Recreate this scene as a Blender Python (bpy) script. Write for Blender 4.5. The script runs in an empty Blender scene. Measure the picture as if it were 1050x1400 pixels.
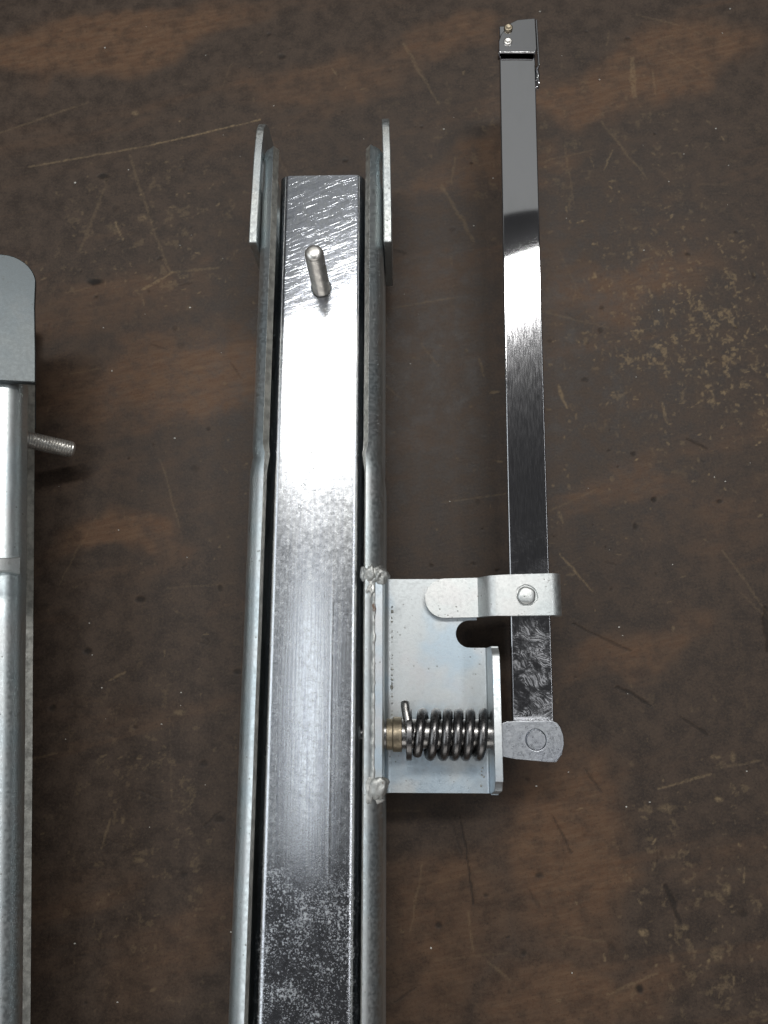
import bpy, bmesh, math, random
from mathutils import Matrix, Vector, noise
R = math.radians
MM = 0.001
sc = bpy.context.scene
COL = sc.collection

# ------------------------------------------------------------------ camera
cam_d = bpy.data.cameras.new('camera')
cam = bpy.data.objects.new('camera', cam_d)
COL.objects.link(cam)
cam_d.sensor_fit = 'VERTICAL'
cam_d.sensor_height = 24.0
cam_d.lens = 18.0
cam_d.clip_start = 0.01
cam_d.clip_end = 50.0
cam.matrix_world = Matrix(((0.99960772, 0.00386823, 0.02773868, 0.0),
                           (0.00197803, 0.97819209, -0.20769285, 0.0),
                           (-0.02793716, 0.20766625, 0.97780072, 0.300),
                           (0, 0, 0, 1)))
cam_d.dof.use_dof = True
cam_d.dof.focus_distance = 0.268
cam_d.dof.aperture_fstop = 11.0
sc.camera = cam

# ------------------------------------------------------------------ world, workshop lamps and an added fill
world = bpy.data.worlds.new('World')
sc.world = world
world.use_nodes = True
wb = world.node_tree.nodes['Background']
wb.inputs['Color'].default_value = (0.97, 0.97, 1.0, 1)
wb.inputs['Strength'].default_value = 0.04


def area(name, loc, target, sx, sy, power, col, roll=0.0, spread=180):
    d = bpy.data.lights.new(name, 'AREA')
    d.shape = 'RECTANGLE'
    d.size = sx
    d.size_y = sy
    d.energy = power
    d.color = col
    d.spread = R(spread)
    o = bpy.data.objects.new(name, d)
    COL.objects.link(o)
    q = (Vector(target) - Vector(loc)).to_track_quat('-Z', 'Y')
    o.matrix_world = Matrix.Translation(loc) @ q.to_matrix().to_4x4() @ Matrix.Rotation(R(roll), 4, 'Z')
    return o


area('ceiling_tube_lamp', (0.05, 0.63, 1.24), (0.0, 0.10, 0.0), 0.95, 0.10, 10.0, (1.0, 0.99, 0.96), roll=14)
area('side_soft_lamp', (-1.00, -0.10, 1.05), (-0.10, 0.0, 0.0), 1.30, 0.70, 5.6, (0.90, 0.96, 1.0))
area('far_soft_lamp', (0.05, 1.50, 1.45), (0.05, 1.50, 0.0), 1.7, 1.2, 1.55, (0.98, 1.0, 0.97), roll=6, spread=150)
area('right_tube_lamp', (0.62, 0.05, 1.25), (0.0, 0.05, 0.0), 1.25, 0.10, 2.6, (0.96, 0.98, 1.0))
area('rear_fill_lamp', (-0.10, -1.30, 0.62), (-0.03, 0.1, 0.02), 1.6, 0.7, 4.5, (1.0, 0.97, 0.93))  # unseen fill added behind the camera to brighten the stud
area('rear_soft_lamp', (-0.20, -0.05, 1.30), (-0.20, -0.05, 0.0), 0.20, 0.46, 0.60, (0.9, 0.95, 1.0))

vs = sc.view_settings
vs.view_transform = 'Standard'
vs.look = 'None'
vs.exposure = 0.0
vs.gamma = 1.0
vs.use_curve_mapping = False
sc.render.engine = 'CYCLES'
sc.cycles.use_denoising = True
sc.cycles.max_bounces = 8


# ------------------------------------------------------------------ node helpers
class NT:
    def __init__(self, name):
        self.mat = bpy.data.materials.new(name)
        self.mat.use_nodes = True
        self.t = self.mat.node_tree
        self.n = self.t.nodes
        self.bsdf = self.n['Principled BSDF']
        self._p = None

    def new(self, kind, **kw):
        nd = self.n.new(kind)
        for k, v in kw.items():
            setattr(nd, k, v)
        return nd

    def put(self, sock, v):
        if isinstance(v, bpy.types.NodeSocket):
            self.t.links.new(v, sock)
        elif isinstance(v, (tuple, list)) and sock.type == 'RGBA' and len(v) == 3:
            sock.default_value = (*v, 1)
        else:
            sock.default_value = v

    def P(self):                     # object coordinates in millimetres
        if self._p is None:
            tc = self.new('ShaderNodeTexCoord')
            m = self.new('ShaderNodeVectorMath', operation='SCALE')
            self.put(m.inputs[0], tc.outputs['Object'])
            m.inputs['Scale'].default_value = 1000.0
            self._p = m.outputs[0]
        return self._p

    def vm(self, op, a, b=None, s=None):
        m = self.new('ShaderNodeVectorMath', operation=op)
        self.put(m.inputs[0], a)
        if b is not None:
            self.put(m.inputs[1], b)
        if s is not None:
            self.put(m.inputs['Scale'], s)
        return m.outputs['Value'] if op in ('DOT_PRODUCT', 'LENGTH', 'DISTANCE') else m.outputs[0]

    def m(self, op, a, b=0.0, c=0.0, clamp=False):
        nd = self.new('ShaderNodeMath', operation=op, use_clamp=clamp)
        self.put(nd.inputs[0], a)
        self.put(nd.inputs[1], b)
        self.put(nd.inputs[2], c)
        return nd.outputs[0]

    def ramp(self, v, a, b, lo=0.0, hi=1.0, smooth=True):
        nd = self.new('ShaderNodeMapRange', interpolation_type='SMOOTHSTEP' if smooth else 'LINEAR', clamp=True)
        self.put(nd.inputs['Value'], v)
        self.put(nd.inputs['From Min'], a)
        self.put(nd.inputs['From Max'], b)
        self.put(nd.inputs['To Min'], lo)
        self.put(nd.inputs['To Max'], hi)
        return nd.outputs[0]

    def map(self, p, rot=(0, 0, 0), scale=(1, 1, 1), loc=(0, 0, 0)):
        if any(rot) and tuple(scale) != (1, 1, 1):      # turn first, stretch afterwards
            p = self.map(p, rot=rot)
            rot = (0, 0, 0)
        nd = self.new('ShaderNodeMapping')
        self.put(nd.inputs['Vector'], p)
        nd.inputs['Rotation'].default_value = [R(a) for a in rot]
        nd.inputs['Scale'].default_value = scale
        nd.inputs['Location'].default_value = loc
        return nd.outputs[0]

    def noise(self, p, scale, detail=4.0, rough=0.55, dist=0.0, col=False):
        nd = self.new('ShaderNodeTexNoise')
        self.put(nd.inputs['Vector'], p)
        nd.inputs['Scale'].default_value = scale
        nd.inputs['Detail'].default_value = detail
        nd.inputs['Roughness'].default_value = rough
        nd.inputs['Distortion'].default_value = dist
        return nd.outputs['Color' if col else 0]

    def voro(self, p, scale, feature='F1', rnd=1.0):
        nd = self.new('ShaderNodeTexVoronoi', feature=feature)
        self.put(nd.inputs['Vector'], p)
        nd.inputs['Scale'].default_value = scale
        nd.inputs['Randomness'].default_value = rnd
        return nd

    def mix(self, f, a, b, blend='MIX'):
        nd = self.new('ShaderNodeMix', data_type='RGBA', blend_type=blend)
        self.put(nd.inputs[0], f)
        self.put(nd.inputs[6], a)
        self.put(nd.inputs[7], b)
        return nd.outputs[2]

    def bump(self, h, strength, dist_mm, normal=None):
        nd = self.new('ShaderNodeBump')
        self.put(nd.inputs['Height'], h)
        nd.inputs['Strength'].default_value = strength
        nd.inputs['Distance'].default_value = dist_mm * MM
        if normal is not None:
            self.put(nd.inputs['Normal'], normal)
        return nd.outputs[0]

    def out(self, **kw):
        for k, v in kw.items():
            self.put(self.bsdf.inputs[k.replace('_', ' ')], v)
        return self.mat

    def sep(self, p):
        nd = self.new('ShaderNodeSeparateXYZ')
        self.put(nd.inputs[0], p)
        return nd.outputs


# ------------------------------------------------------------------ materials
def zinc(name, base=(0.60, 0.64, 0.66), tint=(0.52, 0.62, 0.70), rough=0.40, grain=0.35, blot=0.5, warm=(0.66, 0.62, 0.62), speck=0.22, pits=1.0):
    k = NT(name)
    p = k.P()
    n1 = k.noise(p, 0.045, 3, 0.5)
    n2 = k.noise(p, 0.9, 5, 0.65)
    n3 = k.noise(k.map(p, loc=(31, 7, 3)), 0.07, 4, 0.6)
    c = k.mix(k.ramp(n1, 0.42, 0.60), base, tint)
    c = k.mix(k.m('MULTIPLY', k.ramp(n3, 0.5, 0.68), blot), c, warm)
    sp = k.voro(p, 0.55).outputs['Distance']
    pit = k.m('MULTIPLY', k.ramp(sp, 0.10, 0.22, pits, 0), k.ramp(k.noise(p, 0.12, 2), 0.52, 0.62))
    c = k.mix(k.m('MULTIPLY', pit, 0.55), c, (0.16, 0.15, 0.13))
    c = k.mix(k.ramp(n2, 0.35, 0.75, 0, speck), c, (0.30, 0.31, 0.31))
    r = k.m('ADD', k.ramp(n2, 0.3, 0.7, rough - 0.36 * speck, rough + 0.45 * speck), k.m('MULTIPLY', pit, 0.2))
    g = k.noise(p, 2.2, 3, 0.7)
    nb = k.bump(k.m('ADD', g, k.m('MULTIPLY', pit, -0.8)), grain, 0.09)
    return k.out(Base_Color=c, Metallic=1.0, Roughness=r, Normal=nb)


def make_inner():
    k = NT('worn_bright_zinc')
    p = k.P()
    s = k.sep(p)
    x, y = s[0], s[1]
    streak = k.noise(k.map(p, scale=(1.0, 0.02, 1.0)), 1.6, 4, 0.6)
    mott = k.noise(p, 0.75, 5, 0.7)
    fine = k.noise(p, 1.9, 4, 0.75)
    big = k.noise(p, 0.035, 3, 0.55)
    c = k.mix(k.ramp(streak, 0.35, 0.7), (0.70, 0.72, 0.74), (0.56, 0.58, 0.62))
    # dark pits strung along the middle and towards the lower end
    band = k.ramp(k.m('ABSOLUTE', k.m('ADD', x, k.m('MULTIPLY_ADD', y, -0.03, 4.2))), 1.0, 4.0, 1, 0)
    reg = k.m('MULTIPLY', band, k.m('MULTIPLY', k.ramp(y, 50, 64), k.ramp(y, 112, 128, 1, 0)))
    low = k.m('MULTIPLY', k.ramp(x, -14, -4, 1, 0.25), k.m('MULTIPLY', k.ramp(y, -55, -30), k.ramp(y, 30, 60, 1, 0)))
    v = k.voro(k.vm('ADD', p, k.vm('SCALE', k.noise(p, 1.2, 2, col=True), s=0.6)), 0.8)
    keep = k.ramp(k.noise(p, 0.33, 3), 0.46, 0.60)
    pit = k.m('MULTIPLY', k.ramp(v.outputs['Distance'], 0.16, 0.32, 1, 0), k.m('MULTIPLY', keep, k.m('MAXIMUM', reg, k.m('MULTIPLY', low, 0.25))))
    c = k.mix(k.m('MULTIPLY', pit, 0.85), c, (0.10, 0.10, 0.09))
    # grinding marks across the far end
    gm = k.noise(k.map(p, rot=(0, 0, -17), scale=(0.09, 1.9, 1)), 1.0, 4, 0.65, 0.2)
    gm2 = k.noise(k.map(p, rot=(0, 0, -24), scale=(0.05, 1.4, 1)), 1.3, 3, 0.6, 0.3)
    far = k.ramp(y, 118, 134)
    g = k.m('MULTIPLY', k.m('ADD', k.ramp(gm, 0.57, 0.70), k.m('MULTIPLY', k.ramp(gm2, 0.56, 0.68), 0.9)), far)
    c = k.mix(k.m('MULTIPLY', k.m('MULTIPLY', k.ramp(mott, 0.36, 0.58, 0.35, 1.0), far), 0.8), c, (0.30, 0.32, 0.37))  # far end darkened in the colour, where the lamp's reflection stops
    c = k.mix(k.m('MULTIPLY', k.ramp(gm2, 0.30, 0.38, 1, 0), k.m('MULTIPLY', k.ramp(y, 100, 110), 0.5)), c, (0.16, 0.17, 0.2))
    # pale specks towards the near end: glints off rough zinc put into colour
    near = k.ramp(y, -72, -48, 1, 0)
    sn = k.noise(p, 1.05, 3, 0.6)
    sn2 = k.noise(k.map(p, loc=(9, 4, 0)), 2.0, 3, 0.6)
    cln = k.noise(k.map(p, loc=(5, 5, 0)), 0.14, 4, 0.65)
    speck = k.m('MAXIMUM', k.ramp(k.m('MULTIPLY_ADD', cln, 0.5, sn), 0.78, 1.0), k.m('MULTIPLY', k.ramp(k.m('MULTIPLY_ADD', cln, 0.4, sn2), 0.74, 0.92), 0.7))
    speck = k.m('MULTIPLY', speck, near)
    groove = k.ramp(k.m('ABSOLUTE', k.m('ADD', x, -6.4)), 0.1, 0.6, 0.7, 0)
    groove = k.m('MULTIPLY', groove, k.ramp(y, 20, 50, 1, 0))
    c = k.mix(k.m('MULTIPLY', near, 0.45), c, (0.34, 0.34, 0.37))  # near end darkened in the colour for its dim reflection
    c = k.mix(k.m('MULTIPLY', g, 0.4), c, (0.84, 0.86, 0.9))
    c = k.mix(k.m('MAXIMUM', speck, k.m('MULTIPLY', groove, 0.5)), c, (0.70, 0.72, 0.75))
    r = k.ramp(mott, 0.3, 0.72, 0.19, 0.29)
    r = k.m('ADD', r, k.m('MULTIPLY', far, -0.09))
    r = k.m('ADD', r, k.m('MULTIPLY', speck, 0.35))
    r = k.m('ADD', r, k.m('MULTIPLY', near, -0.08))
    h = k.m('ADD', k.m('MULTIPLY', fine, 0.34), k.m('MULTIPLY', mott, 0.12))
    h = k.m('ADD', h, k.m('MULTIPLY', streak, 0.3))
    h = k.m('ADD', h, k.m('MULTIPLY', pit, -1.2))
    h = k.m('ADD', h, k.m('MULTIPLY', g, 0.15))
    h = k.m('ADD', h, k.m('MULTIPLY', speck, 0.5))
    h = k.m('ADD', h, k.m('MULTIPLY', groove, 0.6))
    h = k.m('ADD', h, k.m('MULTIPLY', big, 2.5))
    nb = k.bump(h, 0.45, 0.11)
    return k.out(Base_Color=c, Metallic=1.0, Roughness=r, Normal=nb)


def make_chrome():
    k = NT('polished_chrome')
    p = k.P()
    y = k.sep(p)[1]
    low = k.ramp(y, 30, 64, 1, 0)
    vlow = k.ramp(y, 14, 24, 1, 0)
    warp = k.vm('ADD', p, k.vm('SCALE', k.noise(p, 0.06, 2, col=True), s=26.0))
    sw = k.noise(k.map(warp, rot=(0, 0, 35), scale=(0.16, 2.4, 1)), 1.0, 3, 0.6)
    patch = k.noise(p, 0.16, 4, 0.65, 0.5)
    brush = k.noise(k.map(p, scale=(1.0, 0.012, 1.0)), 5.0, 3, 0.6)
    sm = k.m('MULTIPLY', k.m('MAXIMUM', k.m('MULTIPLY', low, 0.3), vlow), k.ramp(patch, 0.34, 0.58))
    bf = k.ramp(y, 126, 146, 1, 0)
    r = k.m('ADD', k.m('MULTIPLY_ADD', k.m('MULTIPLY', k.ramp(brush, 0.35, 0.7, 0.55, 1.0), bf), 0.085, 0.03), k.m('MULTIPLY', sm, k.ramp(sw, 0.38, 0.66, 0.05, 0.26)))
    smear = k.ramp(k.noise(k.map(p, scale=(1, 0.35, 1)), 0.09, 4, 0.6), 0.45, 0.75)
    c = k.mix(k.m('MULTIPLY', sm, k.ramp(sw, 0.4, 0.62)), (0.56, 0.56, 0.58), (0.64, 0.64, 0.66))
    c = k.mix(k.m('MULTIPLY', smear, 0.22), c, (0.42, 0.43, 0.42))
    h = k.m('ADD', k.m('MULTIPLY', k.m('MULTIPLY', brush, bf), 0.012), k.m('MULTIPLY', k.m('MULTIPLY', sw, sm), 0.12))
    h = k.m('ADD', h, k.m('MULTIPLY', k.noise(p, 0.02, 1), 0.6))
    nb = k.bump(h, 0.30, 0.08)
    return k.out(Base_Color=c, Metallic=1.0, Roughness=r, Normal=nb)


def steel(name, col, rough, metallic=1.0, grain=0.3, scale=1.4, var=0.6):
    k = NT(name)
    p = k.P()
    n = k.noise(p, scale, 5, 0.65)
    n2 = k.noise(p, 0.3, 3, 0.6)
    c = k.mix(k.ramp(n2, 0.35, 0.7), col, tuple(v * var for v in col))
    r = k.ramp(n, 0.3, 0.7, rough - 0.08, rough + 0.1)
    return k.out(Base_Color=c, Metallic=metallic, Roughness=r, Normal=k.bump(n, grain, 0.1))


def weld_mat():
    k = NT('plated_weld_metal')
    p = k.P()
    n = k.noise(p, 0.5, 5, 0.65)
    n2 = k.noise(p, 0.25, 4, 0.6)
    c = k.mix(k.ramp(n, 0.35, 0.65), (0.62, 0.62, 0.60), (0.40, 0.41, 0.40))
    rust = k.ramp(n2, 0.60, 0.72)
    c = k.mix(rust, c, (0.16, 0.085, 0.05))
    return k.out(Base_Color=c, Metallic=k.ramp(rust, 0, 1, 1.0, 0.2), Roughness=k.ramp(n, 0.3, 0.7, 0.48, 0.7), Normal=k.bump(n, 0.4, 0.25))


LIGHT = [(-167.9, 222.5, -115.6, 232.0, 0.5, 0.5), (-115.6, 232.0, -64.9, 244.5, 0.45, 0.8), (-183.1, 240.1, -144.1, 255.3, 0.7, 0.25), (-122.6, 227.6, -111.5, 195.4, 0.8, 0.25), (-111.5, 195.4, -101.2, 169.9, 0.8, 0.25), (-112.5, 161.8, -100.0, 169.9, 0.9, 0.6), (-100.0, 169.9, -79.7, 171.7, 0.8, 0.3), (-141.7, 179.9, -133.2, 210.9, 0.9, 0.2), (-126.6, 193.8, -124.2, 187.8, 0.8, 0.6), (59.9, 46.7, 73.0, 32.1, 0.4, 0.7), (16.5, 209.4, 30.0, 182.6, 1.2, 0.3), (63.0, 116.3, 65.8, 106.8, 0.8, 0.7), (0.1, 283.1, 15.8, 251.1, 1.1, 0.25), (103.2, 272.8, 103.2, 253.0, 1.6, 0.45), (92.6, -40.6, 112.2, -35.4, 0.5, 0.5), (87.6, 240.9, 105.9, 211.4, 0.7, 0.3), (87.8, 216.4, 91.9, 226.1, 0.6, 0.5), (61.2, 63.4, 62.4, 59.0, 0.7, 0.4), (44.7, 135.2, 46.2, 125.4, 0.7, 0.4), (104.7, 109.0, 106.2, 101.2, 0.8, 0.5), (22.0, -82.6, 23.8, -95.8, 0.5, 0.3), (28.9, -99.2, 36.9, -105.0, 0.5, 0.25), (-114.2, -2.2, -108.7, 0.6, 0.5, 0.4), (-112.2, -62.8, -110.3, -52.6, 0.5, 0.3), (114.5, -33.3, 130.7, -30.6, 0.6, 0.25), (69.9, -109.3, 88.2, -102.1, 0.5, 0.3), (6.7, 135.6, 14.2, 125.8, 0.5, 0.2), (106.7, 296.3, 126.1, 289.8, 0.6, 0.2), (30.9, 128.8, 32.8, 120.7, 0.6, 0.4)]
DARK = [(79.6, -4.4, 86.2, -7.1, 1.3, 0.8), (85.7, -7.1, 92.5, -11.4, 1.0, 0.9), (64.0, 19.4, 74.3, 14.7, 0.9, 0.6), (74.3, 14.7, 85.6, 9.2, 1.1, 0.6), (102.5, -15.1, 112.2, -21.9, 1.0, 0.7), (19.4, -50.5, 22.3, -66.7, 0.6, 0.8), (22.3, -66.7, 24.1, -81.9, 0.7, 0.8), (53.4, -50.2, 60.0, -63.0, 0.9, 0.7), (92.8, -74.0, 97.6, -86.0, 1.5, 0.8), (66.2, -33.5, 71.7, -41.7, 0.5, 0.6), (43.7, -75.1, 47.6, -81.2, 1.5, 0.5), (-100.0, -42.2, -91.5, -45.3, 0.8, 0.4), (137.9, 25.8, 137.4, 9.2, 2.0, 0.8), (113.8, 93.4, 121.6, 89.0, 0.8, 0.7), (-74.6, -54.9, -69.4, -49.8, 0.8, 0.5), (-4.3, -112.5, 3.4, -107.7, 0.7, 0.5), (-56.1, 227.1, -51.0, 219.6, 0.5, 0.3)]
SPOT = [(-133.5, 165.9, 3.4, 1.5, 0.95), (-134.0, 217.1, 2.6, 1.3, 0.8), (-104.3, 28.8, 1.8, 1.2, 0.8), (-123.6, 8.9, 1.7, 1.3, 0.8), (-64.7, 1.2, 1.6, 1.2, 0.7), (81.5, -107.3, 1.7, 1.4, 0.9), (48.0, -70.7, 1.6, 1.2, 0.7), (98.9, 68.3, 1.2, 1, 0.8), (-69.2, -52.3, 2, 1, 0.6), (-135.5, -12.6, 1.6, 1.3, 0.7), (124.4, 67.3, 1.3, 1, 0.7), (11.4, -87.5, 1.3, 1.2, 0.7), (119.1, -82.9, 1.8, 1.4, 0.5), (41.6, -96.0, 1.2, 1, 0.7)]
TAN = [(114.0, -44.3, 1.6, 1.1, 0.8), (84.0, -89.2, 1.8, 1.3, 0.7), (114.2, -74.5, 1.5, 2.2, 0.5), (109.0, -96.0, 2.2, 2.4, 0.35), (95.3, -47.4, 3.4, 1.4, 0.4), (98.2, -87.4, 1.6, 1.2, 0.5), (121.0, -29.4, 0.9, 1.8, 0.4), (-86.5, -14.4, 2.4, 1.2, 0.4), (-98.3, -66.5, 2, 1, 0.35), (-121.8, 249.1, 1.6, 1.4, 0.5), (-114.8, 196.1, 2.2, 1.8, 0.45)]
# worn brown patches on the bench: x, y, radius x, radius y, strength
WORN = [(-150, 285, 75, 16, 0.9), (-95, 118, 55, 20, 0.8), (110, 268, 60, 18, 0.8), (62, -62, 28, 34, 0.8), (15, -88, 26, 24, 0.55), (-104, 52, 26, 10, 0.7), (40, 215, 30, 14, 0.6), (92, 8, 28, 10, 0.6), (95, 165, 45, 14, 0.6), (-40, 262, 40, 14, 0.5), (-118, 150, 34, 16, 0.45), (90, 82, 34, 10, 0.5), (60, -108, 40, 14, 0.6), (-84, -92, 20, 22, 0.3), (10, 285, 30, 10, 0.4), (125, 60, 22, 24, 0.35)]


def bench():
    k = NT('stained_workbench_wood')
    p = k.P()
    at = k.new('ShaderNodeAttribute', attribute_name='wear')
    w = k.sep(at.outputs['Color'])
    worn, tanm, dk = w[0], w[1], w[2]
    grain = k.map(p, rot=(0, 0, -12), scale=(0.16, 1.0, 1))
    g1 = k.noise(grain, 0.05, 5, 0.62, 0.6)
    g2 = k.noise(grain, 0.55, 6, 0.75)
    g3 = k.noise(p, 0.12, 6, 0.7)
    fine = k.noise(p, 1.1, 5, 0.75)
    worn = k.m('ADD', k.m('MULTIPLY', worn, k.ramp(g1, 0.25, 0.6, 0.75, 1.3)), k.ramp(g1, 0.5, 0.72, 0, 0.4), clamp=True)
    worn = k.m('MULTIPLY', worn, k.ramp(g3, 0.32, 0.62, 0.45, 1.1), clamp=True)
    dark = k.mix(k.ramp(g3, 0.35, 0.65), (0.035, 0.025, 0.020), (0.063, 0.044, 0.033))
    brown = k.mix(k.ramp(g2, 0.35, 0.68), (0.096, 0.050, 0.028), (0.132, 0.078, 0.046))
    c = k.mix(worn, dark, brown)
    c = k.mix(k.ramp(fine, 0.45, 0.72, 0, 0.45), c, (0.100, 0.072, 0.048))
    c = k.mix(k.ramp(fine, 0.32, 0.46, 0.5, 0), c, (0.018, 0.013, 0.010))
    brk = k.ramp(k.noise(p, 0.55, 4, 0.7), 0.38, 0.56, 0.35, 1.0)
    tanm = k.m('MULTIPLY', tanm, brk)
    c = k.mix(tanm, c, (0.27, 0.195, 0.11))
    c = k.mix(k.m('MULTIPLY', dk, 0.94), c, (0.011, 0.009, 0.008))
    r = k.ramp(g3, 0.3, 0.7, 0.42, 0.60)
    r = k.m('ADD', r, k.m('MULTIPLY', k.m('ADD', tanm, dk), 0.15), clamp=True)
    h = k.m('ADD', k.m('MULTIPLY', fine, 0.25), k.m('MULTIPLY', g2, 0.35))
    h = k.m('ADD', h, k.m('MULTIPLY', k.m('ADD', dk, k.m('MULTIPLY', tanm, 0.4)), -1.0))
    return k.out(Base_Color=c, Roughness=r, Specular_IOR_Level=0.22, Normal=k.bump(h, 0.5, 0.35))


M = {
    'channel': zinc('zinc_plated_channel', (0.70, 0.74, 0.74), (0.63, 0.70, 0.72), 0.40, 0.16, 0.25),
    'edge': steel('rough_sheared_edge', (0.60, 0.59, 0.54), 0.55, 1.0, 0.7, 0.8),
    'plate': zinc('zinc_plated_bracket', (0.60, 0.63, 0.64), (0.51, 0.60, 0.67), 0.46, 0.30, 0.35, (0.62, 0.59, 0.60)),
    'strap': zinc('zinc_plated_strap', (0.70, 0.71, 0.70), (0.66, 0.70, 0.70), 0.46, 0.4, 0.3),
    'ear': zinc('zinc_plated_end_plate', (0.50, 0.52, 0.51), (0.44, 0.47, 0.48), 0.46, 0.6, 0.5, (0.44, 0.42, 0.38), 0.35),
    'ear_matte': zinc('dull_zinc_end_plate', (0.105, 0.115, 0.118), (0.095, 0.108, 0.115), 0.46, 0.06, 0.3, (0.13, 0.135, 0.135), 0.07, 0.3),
    'inner': make_inner(),
    'chrome': make_chrome(),
    'spring': steel('oiled_spring_steel', (0.20, 0.195, 0.195), 0.30, 1.0, 0.03, 1.4, 0.85),
    'pin': steel('turned_pin_steel', (0.42, 0.41, 0.40), 0.28, 1.0, 0.2),
    'brass': steel('yellow_passivated_washer', (0.40, 0.34, 0.25), 0.46, 1.0, 0.6),
    'stud': steel('threaded_stud_steel', (0.78, 0.76, 0.72), 0.36, 0.9, 0.1, 1.4, 0.8),
    'head': zinc('forged_pin_head', (0.56, 0.58, 0.61), (0.50, 0.52, 0.57), 0.32, 0.40, 0.2, (0.66, 0.66, 0.67), 0.15, 0.0),
    'weld': weld_mat(),
    'crumb': steel('pale_dust', (0.62, 0.60, 0.55), 0.8, 0.0, 0.2),
    'bench': bench(),
}

# ------------------------------------------------------------------ mesh helpers (all lengths in millimetres)
ORG = Vector((0, 0, 0))


def link_mesh(name, me, mat, parent):
    o = bpy.data.objects.new(name, me)
    COL.objects.link(o)
    for m_ in (mat if isinstance(mat, (list, tuple)) else [mat]):
        me.materials.append(M[m_])
    if parent is not None:
        o.parent = parent
    return o


def build(name, bm, mat, parent, bevel=0.0, seg=2, angle=35, smooth=True):
    bmesh.ops.remove_doubles(bm, verts=bm.verts, dist=1e-4)
    bmesh.ops.recalc_face_normals(bm, faces=bm.faces)
    for v in bm.verts:
        v.co = (v.co - ORG) * MM
    me = bpy.data.meshes.new(name)
    bm.to_mesh(me)
    bm.free()
    o = link_mesh(name, me, mat, parent)
    if smooth:
        for pl in me.polygons:
            pl.use_smooth = True
        if bevel <= 0:
            me.set_sharp_from_angle(angle=R(angle))
    if bevel > 0:
        b = o.modifiers.new('bevel', 'BEVEL')
        b.width = bevel * MM
        b.segments = seg
        b.limit_method = 'ANGLE'
        b.angle_limit = R(angle)
        b.harden_normals = True
    return o


def prism(bm, pts, z0, z1, axis='Z'):
    """extrude a polygon; axis Z: pts are x,y; axis X: pts are y,z; axis Y: pts are x,z"""
    def mk(a, b, c):
        return {'Z': (a, b, c), 'X': (c, a, b), 'Y': (a, c, b)}[axis]
    lo = [bm.verts.new(mk(a, b, z0)) for a, b in pts]
    hi = [bm.verts.new(mk(a, b, z1)) for a, b in pts]
    n = len(pts)
    bm.faces.new(lo)
    bm.faces.new(list(reversed(hi)))
    for i in range(n):
        bm.faces.new((lo[i], lo[(i + 1) % n], hi[(i + 1) % n], hi[i]))


def rings(bm, rs, cap=True, closed=True):
    vr = [[bm.verts.new(c) for c in r] for r in rs]
    n = len(vr[0])
    for a, b in zip(vr, vr[1:]):
        for i in range(n if closed else n - 1):
            j = (i + 1) % n
            bm.faces.new((a[i], a[j], b[j], b[i]))
    if cap:
        bm.faces.new(vr[0])
        bm.faces.new(list(reversed(vr[-1])))
    return vr


def arc(cx, cy, r, a0, a1, n):
    return [(cx + r * math.cos(R(a0 + (a1 - a0) * i / n)), cy + r * math.sin(R(a0 + (a1 - a0) * i / n))) for i in range(n + 1)]


def lathe_x(bm, prof, y, z, n=32):
    rings(bm, [[(x, y + r * math.cos(2 * math.pi * i / n), z + r * math.sin(2 * math.pi * i / n)) for i in range(n)] for x, r in prof])


def lathe_z(bm, prof, x, y, n=32, wob=0.0, seed=0):
    rs = []
    for z, r in prof:
        ring = []
        for i in range(n):
            a = 2 * math.pi * i / n
            rr = r * (1 + wob * noise.noise(Vector((math.cos(a) * 1.7 + seed, math.sin(a) * 1.7, 0.3))))
            ring.append((x + rr * math.cos(a), y + rr * math.sin(a), z))
        rs.append(ring)
    rings(bm, rs)


def tube(bm, path, rad, n=12):
    pts = [Vector(p) for p in path]
    prev = None
    rs = []
    for i, p in enumerate(pts):
        t = (pts[min(i + 1, len(pts) - 1)] - pts[max(i - 1, 0)]).normalized()
        if prev is None:
            u = t.orthogonal().normalized()
        else:
            u = (prev - t * prev.dot(t)).normalized()
        prev = u
        w = t.cross(u)
        r = rad(i / (len(pts) - 1)) if callable(rad) else rad
        rs.append([p + (u * math.cos(2 * math.pi * j / n) + w * math.sin(2 * math.pi * j / n)) * r for j in range(n)])
    rings(bm, rs)


def cut(o, cutters):
    """drill the given cutter meshes out of o; the cutters do not stay in the scene"""
    tmp = []
    bev = [m_ for m_ in o.modifiers]
    for m_ in bev:
        o.modifiers.remove(m_)
    for bm in cutters:
        bmesh.ops.recalc_face_normals(bm, faces=bm.faces)
        for v in bm.verts:
            v.co = (v.co - ORG) * MM
        me = bpy.data.meshes.new('cutter')
        bm.to_mesh(me)
        bm.free()
        c = bpy.data.objects.new('cutter', me)
        COL.objects.link(c)
        c.parent = o.parent
        tmp.append(c)
        b = o.modifiers.new('cut', 'BOOLEAN')
        b.operation = 'DIFFERENCE'
        b.object = c
        b.solver = 'EXACT'
    bpy.context.view_layer.update()
    dg = bpy.context.evaluated_depsgraph_get()
    me = bpy.data.meshes.new_from_object(o.evaluated_get(dg))
    for m_ in list(o.modifiers):
        o.modifiers.remove(m_)
    o.data = me
    for c in tmp:
        bpy.data.objects.remove(c, do_unlink=True)
    for pl in me.polygons:
        pl.use_smooth = True
    me.set_sharp_from_angle(angle=R(35))
    return o


def thing(name, label, cat, loc, rot=(0, 0, 0)):
    o = bpy.data.objects.new(name, None)
    COL.objects.link(o)
    o.empty_display_size = 0.02
    o.location = Vector(loc) * MM
    o.rotation_euler = [R(a) for a in rot]
    o['label'] = label
    o['category'] = cat
    return o


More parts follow.
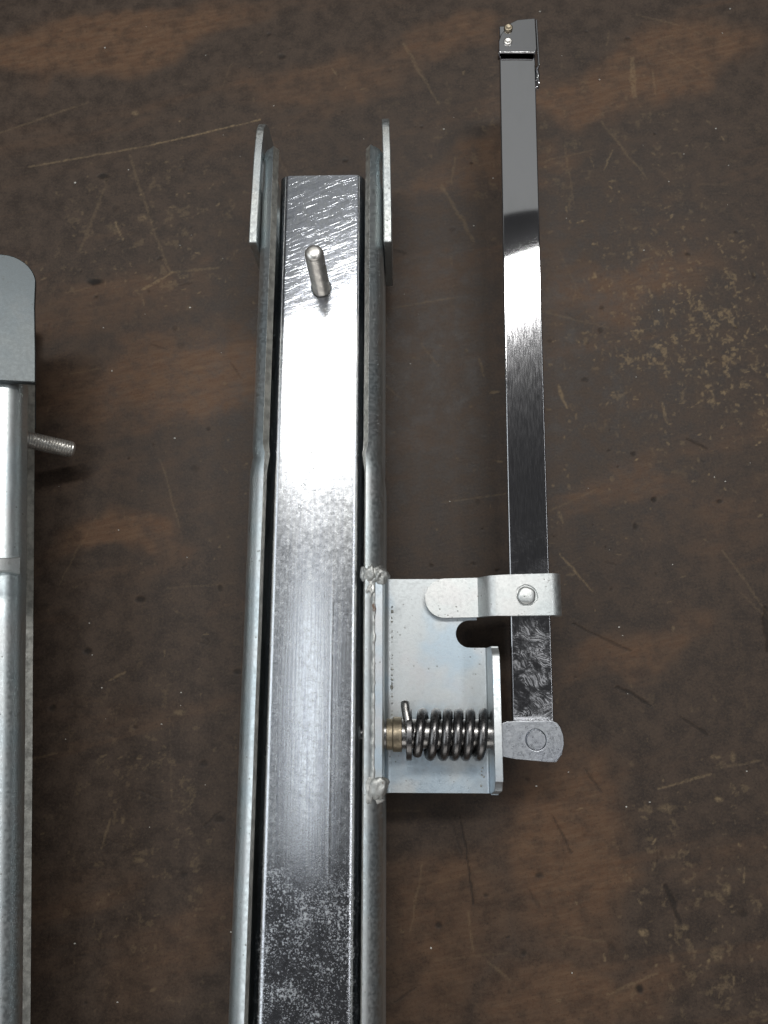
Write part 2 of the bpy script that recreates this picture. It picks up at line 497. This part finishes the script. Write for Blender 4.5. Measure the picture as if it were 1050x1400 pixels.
# ------------------------------------------------------------------ the bench top
import numpy as np
FX0, FX1, FY0, FY1, STEP = -205.0, 185.0, -130.0, 322.0, 0.45
fx = np.arange(FX0, FX1, STEP)
fy = np.arange(FY0, FY1, STEP)
gx = np.concatenate(([-420, -420], np.arange(-410, FX0 - 1, 25), fx, np.arange(FX1 + 4, 412, 25), [420, 420]))
gy = np.concatenate(([-400, -400], np.arange(-390, FY0 - 1, 25), fy, np.arange(FY1 + 4, 632, 25), [640, 640]))
nx_, ny_ = len(gx), len(gy)
XX, YY = np.meshgrid(gx, gy)
ZZ = np.zeros_like(XX)
ZZ[0, :] = ZZ[-1, :] = ZZ[:, 0] = ZZ[:, -1] = -28.0
rs_ = np.random.RandomState(4)


def vnoise(x, y, cell, octaves=4, gain=0.55):
    out = np.zeros_like(x)
    amp, tot = 1.0, 0.0
    for o_ in range(octaves):
        g_ = rs_.rand(96, 96)
        u, v = x / cell + 17.3 * o_, y / cell + 5.1 * o_
        iu, iv = np.floor(u).astype(int), np.floor(v).astype(int)
        fu, fv = u - iu, v - iv
        fu, fv = fu * fu * (3 - 2 * fu), fv * fv * (3 - 2 * fv)
        a_ = g_[iv % 96, iu % 96] * (1 - fu) + g_[iv % 96, (iu + 1) % 96] * fu
        b_ = g_[(iv + 1) % 96, iu % 96] * (1 - fu) + g_[(iv + 1) % 96, (iu + 1) % 96] * fu
        out += amp * (a_ * (1 - fv) + b_ * fv)
        tot += amp
        amp *= gain
        cell *= 0.5
    return out / tot - 0.5


wx = vnoise(XX, YY, 40.0) * 60
wy = vnoise(XX, YY, 40.0) * 44
rag = vnoise(XX, YY, 2.4, 2)
rag2 = vnoise(XX, YY, 6.0, 3)
worn_a = np.zeros_like(XX)
for (cx, cy, rx, ry, st) in WORN:
    d_ = np.hypot((XX + wx - cx) / rx, (YY + wy - cy - 0.2 * (XX - cx)) / ry)
    t_ = np.clip((1.3 - d_) / 0.8, 0, 1)
    worn_a = np.maximum(worn_a, st * t_ * t_ * (3 - 2 * t_))
tan_a = np.zeros_like(XX)
dark_a = np.zeros_like(XX)


def window(x0, x1, y0, y1):
    return (slice(np.searchsorted(gy, y0), np.searchsorted(gy, y1)), slice(np.searchsorted(gx, x0), np.searchsorted(gx, x1)))


def stroke(dst, ax, ay, bx, by, w_, st, taper=0.5, jit=0.9):
    sl = window(min(ax, bx) - 2 * w_ - 2, max(ax, bx) + 2 * w_ + 2, min(ay, by) - 2 * w_ - 2, max(ay, by) + 2 * w_ + 2)
    x_, y_ = XX[sl] + rag2[sl] * 1.6, YY[sl] + rag2[sl].T.mean() + rag[sl] * 0.5
    if x_.size == 0:
        return
    dx, dy = bx - ax, by - ay
    h_ = np.clip(((x_ - ax) * dx + (y_ - ay) * dy) / (dx * dx + dy * dy + 1e-6), 0, 1)
    d_ = np.hypot(x_ - ax - dx * h_, y_ - ay - dy * h_) + rag[sl] * w_ * jit
    ww = w_ * (1 - taper * np.abs(2 * h_ - 1))
    t_ = np.clip((ww - d_) / (0.6 * ww) + 0.15, 0, 1)
    dst[sl] = np.maximum(dst[sl], st * t_)


def spot(dst, cx, cy, rx, ry, st):
    sl = window(cx - 2 * rx - 2, cx + 2 * rx + 2, cy - 2 * ry - 2, cy + 2 * ry + 2)
    d_ = np.hypot((XX[sl] - cx + rag2[sl] * 1.2) / rx, (YY[sl] - cy + rag[sl]) / ry)
    dst[sl] = np.maximum(dst[sl], st * np.clip((1.25 - d_) / 0.7, 0, 1))


for q in LIGHT:
    stroke(tan_a, q[0], q[1], q[2], q[3], max(0.55, q[4]), q[5] * 0.75, 0.3)
for q in DARK:
    stroke(dark_a, q[0], q[1], q[2], q[3], max(0.6, q[4] * 0.8), q[5] * 0.75)
for q in TAN:
    spot(tan_a, q[0], q[1], q[2], q[3], q[4] * 0.8)
for q in SPOT:
    spot(dark_a, q[0], q[1], q[2], q[3], q[4])
for (cx, cy, sx, sy, cnt, smin, smax) in ((126, 136, 30, 26, 800, 0.10, 0.7), (112, 175, 30, 26, 200, 0.15, 0.5), (108, -75, 22, 32, 70, 0.15, 0.55), (-104, 188, 30, 26, 110, 0.15, 0.5),
                                      (-20, 90, 120, 130, 420, 0.08, 0.38), (80, 90, 30, 40, 90, 0.1, 0.4), (-95, -60, 22, 40, 60, 0.1, 0.4)):
    for _ in range(cnt):
        x_, y_ = cx + sx * rs_.randn(), cy + sy * rs_.randn()
        a_ = rs_.choice([rs_.uniform(0, math.pi), rs_.normal(0.3, 0.25), rs_.normal(1.9, 0.3)])
        ln = min(6.0, 0.3 + rs_.exponential(0.9))
        stroke(tan_a, x_, y_, x_ + ln * math.cos(a_), y_ + ln * math.sin(a_), 0.35 + 0.4 * rs_.rand() ** 2, smin + (smax - smin) * rs_.rand() ** 1.8, 0.5, 1.8)
for _ in range(150):
    x_, y_ = rs_.uniform(-160, 150), rs_.uniform(-120, 300)
    r_ = 0.4 + min(1.0, rs_.exponential(0.35))
    spot(dark_a, x_, y_, r_ * rs_.uniform(0.8, 1.6), r_, rs_.uniform(0.15, 0.65))
for _ in range(22):
    x_, y_ = rs_.uniform(-150, 140), rs_.uniform(-120, 200)
    a_ = rs_.normal(-0.5, 0.8)
    ln = rs_.uniform(2, 12)
    stroke(dark_a, x_, y_, x_ + ln * math.cos(a_), y_ + ln * math.sin(a_), rs_.uniform(0.4, 0.6), rs_.uniform(0.12, 0.35), 0.5, 1.3)
for _ in range(45):
    x_, y_ = rs_.uniform(-160, 140), rs_.uniform(-120, 300)
    a_ = rs_.choice([rs_.normal(0.25, 0.2), rs_.normal(-1.0, 0.3), rs_.normal(1.5, 0.2)])
    ln = rs_.uniform(6, 34)
    stroke(tan_a, x_, y_, x_ + ln * math.cos(a_), y_ + ln * math.sin(a_), 0.5, rs_.uniform(0.06, 0.2), 0.3, 0.6)
crk = vnoise(XX, YY, 4.0, 4, 0.65)
for (cx, cy, sx, sy, amt) in ((126, 136, 34, 28, 0.5), (108, -75, 26, 40, 0.22), (-104, 190, 36, 30, 0.18), (-90, -60, 26, 44, 0.15), (70, 230, 50, 30, 0.15)):
    gfall = np.exp(-0.5 * (((XX - cx) / sx) ** 2 + ((YY - cy) / sy) ** 2))
    tan_a = np.maximum(tan_a, amt * np.clip((crk - 0.215 + 0.07 * gfall) / 0.05, 0, 1) * np.clip(gfall * 1.6, 0, 1))
ZZ -= 0.10 * dark_a
me = bpy.data.meshes.new('workbench_top')
nv = nx_ * ny_
me.vertices.add(nv)
me.vertices.foreach_set('co', (np.stack([XX, YY, ZZ], -1).reshape(-1, 3) * MM).astype(np.float32).ravel())
idx = np.arange(nv).reshape(ny_, nx_)
quads = np.stack([idx[:-1, :-1], idx[:-1, 1:], idx[1:, 1:], idx[1:, :-1]], -1).reshape(-1, 4)
nq = len(quads)
me.loops.add(nq * 4)
me.loops.foreach_set('vertex_index', quads.astype(np.int32).ravel())
me.polygons.add(nq)
me.polygons.foreach_set('loop_start', np.arange(0, nq * 4, 4, dtype=np.int32))
me.update(calc_edges=True)
ca = me.color_attributes.new('wear', 'FLOAT_COLOR', 'POINT')
ca.data.foreach_set('color', np.stack([worn_a, tan_a, dark_a, np.ones_like(XX)], -1).astype(np.float32).ravel())
o = link_mesh('workbench_top', me, 'bench', None)
o['kind'] = 'structure'
o['label'] = 'dark brown stained wooden workbench top with scratches and worn patches'

# ------------------------------------------------------------------ a slide rail: channel, inner rail, end plates, stud
HW, ZT, TH = 23.4, 46.0, 3.0


def channel_profile(hw, f, zoff=0.0):
    """outer line from left lip to right lip, then the inner line back (x, z); f=0 rolled-in lip, f=1 lip opened up"""
    rb_ = 7.6 + 0.4 * f
    phi = 78.0 - 24.0 * f
    ln = 0.02 + 1.9 * f

    def side(s, off):
        rr = rb_ - off
        cz = ZT - rb_ * math.sin(R(phi)) - ln * math.cos(R(phi)) + zoff
        ex, ez = hw - rb_ + rr * math.cos(R(phi)), cz + rr * math.sin(R(phi))
        pts = [(s * (ex - ln * math.sin(R(phi))), ez + ln * math.cos(R(phi)))]
        for i in range(11):
            a = R(phi * (1 - i / 10))
            pts.append((s * (hw - rb_ + rr * math.cos(a)), cz + rr * math.sin(a)))
        return pts
    outer_l = side(-1, 0.0)
    outer_r = list(reversed(side(1, 0.0)))
    inner_l = side(-1, TH)
    inner_r = list(reversed(side(1, TH)))
    rb = 4.0
    bl = [(-hw + rb - rb * math.cos(R(a)), rb - rb * math.sin(R(a))) for a in (0, 30, 60, 90)]
    br = [(-x, z) for x, z in reversed(bl)]
    r2 = max(0.6, rb - TH)
    hi = hw - TH
    ibl = [(-hi + r2 - r2 * math.cos(R(a)), TH + r2 - r2 * math.sin(R(a))) for a in (0, 45, 90)]
    ibr = [(-x, z) for x, z in reversed(ibl)]
    out = outer_l + bl + br + outer_r
    inn = list(reversed(inner_r)) + list(reversed(ibr)) + list(reversed(ibl)) + list(reversed(inner_l))
    return out + inn, len(out)


def ear_outline(y0, y1, top, tip_top):
    # seen from the side (y, z): square near end, rounded far end
    pts = [(y0, 12.0), (y1 - 16, 12.0)]
    pts += arc(y1 - 13, 25.0, 13.0, -90, 0, 8)[1:]
    pts += [(y1, tip_top - 13)] + arc(y1 - 11, tip_top - 11, 11.0, 8, 82, 7) + [(y1 - 20, top - 0.4), (y0 + 10, top), (y0, top)]
    return pts


def build_rail(root, y_near, y_far, ears, joggle, stud_tilt, stud_len, hole_drop, stud_roll=0.0):
    # channel
    ys = [y_near]
    y = y_near
    while y < joggle - 14:
        y += 24
        ys.append(min(y, joggle - 12))
    ys += [joggle + d for d in (-8, -6, -4.5, -3, -1.5, 0, 1.5, 3, 4.5, 6, 8, 12)]
    y = joggle + 12
    while y < y_far - 1:
        y += 20
        ys.append(min(y, y_far))
    ys.append(y_far - 1.8)
    ys = sorted(set(round(v, 3) for v in ys))
    bm = bmesh.new()
    rs = []
    for y in ys:
        pinch = 0.55 * math.exp(-((y - joggle) / 2.6) ** 2) + (0.25 if y > joggle else -0.25)
        fo = min(1.0, max(0.0, (y - joggle + 7.0) / 14.0))
        pr, no = channel_profile(HW - pinch + 0.10 * noise.noise(Vector((0, y * 0.03, 2.0))), fo * fo * (3 - 2 * fo), 0.12 * noise.noise(Vector((0, y * 0.05, 9.0))))
        if y >= y_far - 0.01:
            pr = [(x * 1.004, z - 1.3 if z > 30 else z) for x, z in pr]
        rs.append([(x, y, z) for x, z in pr])
    vr = rings(bm, rs)
    n = len(rs[0])
    edge_idx = set()
    for f in bm.faces:
        if len(f.verts) != 4:
            f.material_index = 1
    bm.verts.index_update()
    lip = set()
    for r in vr:
        lip.update(((r[no - 1], r[no]), (r[n - 1], r[0])))
    for a, b in lip:
        e = bm.edges.get((a, b))
        if e:
            for f in e.link_faces:
                if len(f.verts) == 4:
                    f.material_index = 1
    ch = build('channel', bm, ['channel', 'edge'], root, bevel=0.45, seg=3, angle=50)
    # inner rail: upside-down U with rounded shoulders
    hw2, top, rc, t2 = 16.2, 42.0, 3.6, 2.4
    o_pts = [(-hw2 - 0.6, 5.0), (-hw2 - 0.5, 22.0)] + [(-hw2 + rc - rc * math.cos(R(a)), top - rc + rc * math.sin(R(a))) for a in (0, 18, 36, 54, 72, 90)]
    o_pts += [(-x, z) for x, z in reversed(o_pts)]
    i_pts = [(hw2 - t2 + 0.6, 5.0), (hw2 - t2, top - t2 - 0.6), (hw2 - t2 - 0.6, top - t2), (-hw2 + t2 + 0.6, top - t2), (-hw2 + t2, top - t2 - 0.6), (-hw2 + t2 - 0.6, 5.0)]
    pr = o_pts + i_pts
    bm = bmesh.new()
    yy = []
    y = y_near + 1.0
    while y < 182.0:
        yy.append(y)
        y += 18
    yy += [183.0, 185.4]
    rings(bm, [[(x - 0.1, y + (0.9 * math.cos(x * 0.11) if y > 185 else 0.0), z) for x, z in pr] for y in yy])
    inner = build('inner_rail', bm, 'inner', root, bevel=0)
    hole = bmesh.new()
    lathe_z(hole, [(30, 3.85), (50, 3.85)], 0.5, 138.9, 40)
    inner = cut(inner, [hole])
    # end plates
    for s, (y0, y1, tp, tip, mt) in zip((-1, 1), ears):
        bm = bmesh.new()
        ol = ear_outline(y0, y1, tp, tip)
        x0, x1 = (HW + 0.05, HW + 3.0)
        a, b = (s * x0, s * x1) if s > 0 else (s * x1, s * x0)
        prism(bm, ol, a, b, 'X')
        for v in bm.verts:                      # the free end toes in a little
            k_ = max(0.0, v.co.y - (y0 + 24)) / 40.0
            v.co.x -= s * 1.3 * k_
        e = build('end_plate', bm, mt, root, bevel=0.5, seg=2)
        h = bmesh.new()
        if hole_drop < 20:
            prism(h, arc(y1 - 21.5, tp - 5.6, 2.9, -90, 90, 8) + arc(y1 - 29.5, tp - 5.6, 2.9, 90, 270, 8), -40, 40, 'X')
        else:
            lathe_x(h, [(-40, 4.2), (40, 4.2)], y1 - 24, tp - hole_drop, 28)
        cut(e, [h])
        b_ = e.modifiers.new('bevel', 'BEVEL')
        b_.width = 0.4 * MM
        b_.segments = 2
        b_.limit_method = 'ANGLE'
        b_.angle_limit = R(50)
        b_.harden_normals = True
    # threaded stud
    bm = bmesh.new()
    nseg, pitch, r0 = 30, 1.0, 3.3
    L = stud_len
    prof = []
    nz = int(L / 0.13)
    rs = []
    for iz in range(nz + 1):
        z = -6.0 + (L + 6.0) * iz / nz
        ring = []
        for i in range(nseg):
            a = 2 * math.pi * i / nseg
            ph = ((z - pitch * a / (2 * math.pi)) / pitch) % 1.0
            tri = abs(ph - 0.5) * 2
            r = r0 - 0.42 * tri
            if z > L - 1.6:
                u_ = (z - (L - 1.6)) / 1.6
                r = min(r, (r0 - 0.15) * math.sqrt(max(0.08, 1.0 - 0.75 * u_ * u_)))
            ring.append((r * math.cos(a), r * math.sin(a), z))
        rs.append(ring)
    rings(bm, rs)
    mt = Matrix.Translation((0.5, 138.9, 42.0)) @ Matrix.Rotation(R(stud_roll), 4, 'Y') @ Matrix.Rotation(R(stud_tilt), 4, 'X')
    bm.transform(mt)
    build('stud', bm, 'stud', root, bevel=0, angle=28)
    return ch


ORG = Vector((0, 0, 0))
rail1 = thing('slide_rail', 'open side up zinc plated slide rail with spring bracket and long chrome release handle', 'slide rail', (-31, 0, 0))
build_rail(rail1, -300, 196.5, ((156, 212.5, 45.0, 44.0, 'ear'), (155.5, 213.5, 45.0, 44.5, 'ear')), 73.5, -1.0, 24.5, 13.0)

rail2 = thing('slide_rail', 'zinc plated slide rail lying on its side at left edge', 'slide rail', (-172.4, -54, 40.4))
rail2.rotation_euler = (Matrix.Rotation(R(5.2), 3, 'Z') @ Matrix.Rotation(R(112), 3, 'Y')).to_euler()
build_rail(rail2, -260, 196.5, ((151, 200.5, 49.0, 49.0, 'ear_matte'), (151, 200.5, 46.0, 46.0, 'ear_matte')), 73.5, 8.0, 20.0, 24.0, 14.0)
# small welded lug that laps over the upper shoulder of the second rail
bm = bmesh.new()
pth = [(-24.3, 18.0), (-24.3, 32.0), (-24.0, 36.5), (-22.6, 40.6), (-20.8, 43.6)]
rs = []
for i, (x, z) in enumerate(pth):
    a = Vector(pth[max(i - 1, 0)])
    b = Vector(pth[min(i + 1, len(pth) - 1)])
    t = (b - a).normalized()
    nx, nz = -t.y, t.x
    w = 2.6 + (0.7 if i == len(pth) - 1 else 0.0)
    th = 2.2
    rs.append([(x, 86 - w, z), (x, 86 + w, z), (x + nx * th, 86 + w * 0.9, z + nz * th), (x + nx * th, 86 - w * 0.9, z + nz * th)])
rings(bm, rs)
build('lug', bm, 'strap', rail2, bevel=0.5)

# ------------------------------------------------------------------ latch bracket on the first rail (world x, y, z from here)
ORG = Vector((-31, 0, 0))
PZ, PT = 24.0, 2.5


def bend_profile(x_wall_in, x_flat, s, z_top, ri):
    """L section (x, z): flat at PZ, bend radius, wall up to z_top. s=-1 wall on the left"""
    top = [(x_flat, PZ)] + [(x_wall_in - s * ri + s * ri * math.sin(R(a)), PZ + ri - ri * math.cos(R(a))) for a in (0, 22, 45, 68, 90)] + [(x_wall_in, z_top)]
    ro = ri + PT
    bot = [(x_wall_in + s * PT, z_top)] + [(x_wall_in - s * ri + s * ro * math.sin(R(a)), PZ + ri - ro * math.cos(R(a))) for a in (90, 68, 45, 22, 0)] + [(x_flat, PZ - PT)]
    return top + bot


lft = bend_profile(-7.6, 10.0, -1, 45.2, 2.4)
rgt = bend_profile(28.4, 10.0, 1, 42.0, 0.9)
nl, nr = len(lft) // 2, len(rgt) // 2
sect = list(reversed(lft[1:nl])) + rgt[1:nr] + rgt[nr:-1] + list(reversed(lft[nl:-1]))
bm = bmesh.new()
rings(bm, [[(x, y, z) for x, z in sect] for y in (-39.3, 33.9)])
br = build('bracket', bm, 'plate', rail1, bevel=0)
c1 = bmesh.new()
prism(c1, [(45.0, 9.5)] + arc(22.6, 14.3, 4.8, -90, -270, 16) + [(45.0, 19.1)], 0, 60)
c2 = bmesh.new()
prism(c2, [(25.3, 18.9), (45.0, 18.9), (45.0, 40.0), (25.3, 40.0)], 0, 60)
c3 = bmesh.new()
prism(c3, [(-50.0, 20.0), (-36.0, 50.0), (-60.0, 50.0), (-60.0, 20.0)], -20, 60, 'X')
c3b = bmesh.new()
prism(c3b, [(-39.0, 27.5), (-36.5, 38.5), (-33.5, 41.0), (-31.0, 50.0), (-60.0, 50.0), (-60.0, 27.5)], -20, 60, 'X')
c3.free()
c4 = bmesh.new()
prism(c4, [(9.0, 38.5), (7.5, 41.0), (5.0, 42.5), (5.0, 50.0), (20.0, 50.0), (20.0, 38.5)], 15, 45, 'X')
cut(br, [c1, c2, c3b, c4])
b_ = br.modifiers.new('bevel', 'BEVEL')
b_.width = 0.35 * MM
b_.segments = 2
b_.limit_method = 'ANGLE'
b_.angle_limit = R(50)
b_.harden_normals = True


def bead(name, spots_, mat, parent, seed, rough=0.35):
    b = bmesh.new()
    for (x, y, z, rx, ry, rz) in spots_:
        t = bmesh.new()
        bmesh.ops.create_icosphere(t, subdivisions=4, radius=1.0)
        for v in t.verts:
            n_ = noise.noise(v.co * 1.6 + Vector((seed, x, y))) * rough + noise.noise(v.co * 4.5 + Vector((seed, y, x))) * rough * 0.35
            v.co = Vector((v.co.x * rx, v.co.y * ry, v.co.z * rz)) * (1 + n_) + Vector((x, y, z))
        me = bpy.data.meshes.new('t')
        t.to_mesh(me)
        t.free()
        b.from_mesh(me)
        bpy.data.meshes.remove(me)
    return build(name, b, mat, parent, bevel=0, angle=80)


bead('weld_bead', [(-12.2, 33.0, 44.9, 2.4, 3.2, 1.7), (-9.2, 32.6, 44.6, 3.0, 3.0, 2.0), (-12.0, 28.2, 45.0, 1.6, 3.2, 1.0)], 'weld', br, 1.0, 0.5)
bead('weld_bead', [(-9.2, -34.6, 44.2, 3.5, 3.6, 2.0), (-11.9, -35.6, 44.8, 1.8, 4.4, 1.2), (-9.6, -38.4, 42.6, 2.6, 1.6, 1.5)], 'weld', br, 7.0, 0.3)
# seam run between the channel shoulder and the bracket wall
bm = bmesh.new()
path = [(-10.5 + 0.35 * noise.noise(Vector((i * 0.6, 0, 4))), -32.5 + i * 1.25, 44.85 + 0.3 * noise.noise(Vector((i * 0.7, 3, 1)))) for i in range(52)]
tube(bm, path, lambda t: 0.62 + 0.22 * math.sin(t * 61) * math.sin(t * 23 + 1), 10)
build('weld_seam', bm, 'weld', br, bevel=0, angle=80)
# rough run along the foot of the bracket wall and spatter near the spring end
bm = bmesh.new()
rng = random.Random(5)
for i in range(48):
    y = 26 - 40 * rng.random() ** 0.7
    r = 0.1 + 0.38 * rng.random() ** 2
    t = bmesh.ops.create_icosphere(bm, subdivisions=1, radius=r)
    for v in t['verts']:
        v.co += Vector((-4.9 + rng.uniform(-0.35, 0.35), y, PZ + 0.05))
for i in range(5):
    r = rng.uniform(0.15, 0.4)
    t = bmesh.ops.create_icosphere(bm, subdivisions=2, radius=r)
    c_ = Vector((27.2 - rng.uniform(0, 2.2), -28.5 - rng.uniform(0, 9.0), PZ + 0.1))
    for v in t['verts']:
        v.co += c_
o = build('spatter', bm, 'edge', br, bevel=0, angle=80)
o['kind'] = 'stuff'

# ------------------------------------------------------------------ strap over the handle
bm = bmesh.new()
cy, w0, th = 27.1, 7.0, 2.4
path = []                                     # x, z of the underside
for i in range(9):
    path.append((6.9 + 7.0 * (1 - math.cos(R(90 * i / 8))), PZ + 0.05))
path += [(20.0, PZ + 0.05), (25.6, PZ + 0.05), (26.6, PZ + 0.25), (27.5, PZ + 0.9), (30.0, PZ + 5.0), (30.9, PZ + 5.9), (32.0, PZ + 6.3), (36, PZ + 6.35), (50.6, PZ + 6.35)]
path += [(50.6 + 1.4 * math.sin(R(a)), PZ + 4.95 + 1.4 * math.cos(R(a))) for a in (30, 60, 90)] + [(52.0, PZ + 1.0)]
rs = []
for i, (x, z) in enumerate(path):
    a = Vector(path[max(i - 1, 0)])
    b = Vector(path[min(i + 1, len(path) - 1)])
    t = (b - a).normalized()
    nx, nz = -t.y, t.x
    w = w0
    if x < 13.9:
        w = max(0.35, math.sqrt(max(0.0, 49 - (13.9 - x) ** 2)))
    elif x > 30:
        w = 7.0 + 0.25 * min(1.0, (x - 30) / 10)
    dy = 0.02 * (x - 30)
    rs.append([(x, cy - w + dy, z), (x, cy + w + dy, z), (x + nx * th, cy + w + dy, z + nz * th), (x + nx * th, cy - w + dy, z + nz * th)])
rings(bm, rs)
strap = build('strap', bm, 'strap', rail1, bevel=0)
h = bmesh.new()
lathe_z(h, [(PZ + 8.1, 3.75), (PZ + 12, 3.95)], 41.9, 27.1, 36, 0.14, 2.0)
cut(strap, [h])
b_ = strap.modifiers.new('bevel', 'BEVEL')
b_.width = 0.45 * MM
b_.segments = 2
b_.limit_method = 'ANGLE'
b_.angle_limit = R(50)
b_.harden_normals = True
bm = bmesh.new()
lathe_z(bm, [(PZ + 2, 3.2), (PZ + 8.9, 3.2), (PZ + 9.3, 3.05), (PZ + 9.6, 2.5), (PZ + 9.75, 1.4), (PZ + 9.8, 0.3)], 41.8, 27.0, 32, 0.10, 5.0)
build('rivet', bm, 'strap', strap, bevel=0, angle=70)

# ------------------------------------------------------------------ release handle
bm = bmesh.new()


def bar_top(y):
    return 28.0 + 0.047 * (y + 14)


def bar_x(y):
    return 43.35 + 0.0062 * (y + 14) - 0.5 * math.sin((y + 14) / 260 * math.pi) * 0.4


rs = []
yb = [-23, -14, 0, 14, 28, 45, 65, 85, 105, 125, 140, 155, 170, 185, 200, 215, 230, 240, 252.5]
for y in yb:
    z = bar_top(y)
    x = bar_x(y)
    rs.append([(x - 7.0, y, z - 3.2), (x + 7.0, y, z - 3.2)] + [(x + 7.0 * u, y, z - 0.09 * u * u) for u in (1, 0.66, 0.33, 0, -0.33, -0.66, -1)])
rings(bm, rs)
bar = build('handle_bar', bm, 'chrome', rail1, bevel=0.5, seg=3)
# folded cap at the far end of the handle
capz = bar_top(246) + 0.9
bm = bmesh.new()
cap_pts = [(37.3, 238.6), (51.6, 238.2), (52.2, 240.0), (52.3, 255.2), (45.2, 254.6), (42.4, 253.0), (38.4, 247.5), (37.4, 244.0)]
prism(bm, cap_pts, capz, capz + 0.9)
prism(bm, [(52.35, 232.0), (53.2, 232.6), (53.2, 255.0), (52.35, 255.0)], capz - 4.2, capz + 0.55)
prism(bm, [(37.2, 239.0), (37.9, 239.0), (38.2, 246.0), (37.5, 246.0)], capz - 3.6, capz - 0.05)
for v in bm.verts:
    v.co.z -= 0.06 * (v.co.y - 239)
cap = build('end_cap', bm, 'chrome', bar, bevel=0.38, seg=3)
for (x, y, mt) in ((41.4, 250.0, 'brass'), (41.0, 243.6, 'stud')):
    bm = bmesh.new()
    lathe_z(bm, [(capz + 0.3, 1.75), (capz + 1.0, 1.7), (capz + 1.3, 1.3), (capz + 1.25, 0.9), (capz + 1.0, 0.5), (capz + 1.0, 0.1)], x, y, 24)
    build('rivet', bm, mt, cap, bevel=0, angle=60)
bead('solder_drip', [(52.6, 229.5, bar_top(228) - 0.9, 0.75, 5.2, 1.0)], 'chrome', bar, 3.0, 0.5)

# ------------------------------------------------------------------ locking pin, washers and spring
PY, PZc = -19.3, 33.0
bm = bmesh.new()
lathe_x(bm, [(-17.0, 2.0), (-16.4, 2.4), (-12.0, 2.4), (-11.9, 4.2), (-8.0, 4.2), (-7.9, 4.9), (30.6, 4.9)], PY, PZc, 40)
pin = build('locking_pin', bm, 'pin', rail1, bevel=0.25, seg=2)
bm = bmesh.new()
lathe_x(bm, [(-6.6, 5.1), (-4.4, 5.1), (-4.4, 5.7), (-1.4, 5.7)], PY - 0.1, PZc, 36)
build('collar', bm, 'brass', pin, bevel=0.25)
bm = bmesh.new()
rs = []
for x, r in ((0.0, 8.4), (1.9, 8.5)):
    rs.append([(x + 0.05 * (0.7 * math.cos(a)), PY + r * math.cos(a), PZc + r * math.sin(a)) for a in [2 * math.pi * i / 44 for i in range(44)]])
rings(bm, rs)
build('washer', bm, 'spring', pin, bevel=0.3)
bm = bmesh.new()
path = []
turns = 5.75
n = int(turns * 40)
RS, rw = 7.0, 1.62
for i in range(n + 1):
    t = i / n
    a = 2 * math.pi * turns * t + 0.6
    x = 3.6 + 24.2 * t + 0.55 * math.sin(math.pi * 2 * t) - 0.9 * max(0.0, t - 0.8)
    path.append((x, PY - RS * math.cos(a), PZc + RS * math.sin(a)))
tube(bm, path, rw, 14)
spring = build('spring', bm, 'spring', rail1, bevel=0, angle=60)
bm = bmesh.new()
tube(bm, [(1.3, PY + 1.0, PZc + 6.2), (0.7, PY + 4.0, PZc + 5.6), (0.0, PY + 7.4, PZc + 4.4), (-0.3, PY + 9.4, PZc + 3.6), (-0.3, PY + 10.4, PZc + 3.2), (-0.3, PY + 10.8, PZc + 3.0)], lambda t: 1.5 if t < 0.9 else 0.8, 14)
build('spring_hook', bm, 'pin', spring, bevel=0, angle=60)

# flattened eye of the pin over the end of the handle
bm = bmesh.new()
head = [(30.7, -25.2), (30.7, -17.0), (31.4, -15.8), (33.6, -15.0), (48.2, -14.6), (50.0, -15.3), (51.3, -17.0), (52.0, -19.4), (52.1, -22.4), (51.2, -25.6), (49.4, -27.9), (46.5, -27.9), (36.4, -27.0), (31.6, -26.4)]
prism(bm, head, 28.6, 34.6)
for v in bm.verts:
    if v.co.z > 34 and v.co.x < 34:
        v.co.z -= 0.9
hd = build('pin_eye', bm, 'head', pin, bevel=0)
h = bmesh.new()
lathe_z(h, [(33.6, 3.42), (38, 3.42)], 43.0, -20.9, 40)
cut(hd, [h])
b_ = hd.modifiers.new('bevel', 'BEVEL')
b_.width = 0.7 * MM
b_.segments = 3
b_.limit_method = 'ANGLE'
b_.angle_limit = R(50)
b_.harden_normals = True
bm = bmesh.new()
lathe_z(bm, [(29, 3.12), (34.5, 3.2), (34.6, 3.1), (34.6, 0.02)], 43.0, -20.9, 36)
build('rivet', bm, 'head', hd, bevel=0, angle=40)

# ------------------------------------------------------------------ dust and crumbs lying on the bench
ORG = Vector((0, 0, 0))
bm = bmesh.new()
rng = random.Random(11)
CR = [(-81.0, 237), (-146.3, 214), (-91.5, 153.2), (62.9, 299), (30, 190), (-29, 88), (73, 73), (105, 228), (88, 262), (-117, -5), (-60, 80), (56, -30), (60, -35), (48, -40), (115, 210), (80.5, -47), (70, 193), (95, 120), (83, 15)]
for (x, y) in CR + [(rng.uniform(-150, 150), rng.uniform(-120, 300)) for _ in range(70)]:
    r = rng.uniform(0.12, 0.34)
    t = bmesh.ops.create_icosphere(bm, subdivisions=1, radius=r)
    sx, sy = rng.uniform(0.7, 1.8), rng.uniform(0.7, 1.3)
    for v in t['verts']:
        v.co = Vector((v.co.x * sx, v.co.y * sy, v.co.z * 0.6)) * rng.uniform(0.8, 1.2) + Vector((x, y, r * 0.4))
o = build('dust_crumbs', bm, 'crumb', None, bevel=0, smooth=False)
o['kind'] = 'stuff'
o['label'] = 'pale dust crumbs scattered over the dark bench top'
o['category'] = 'dust'
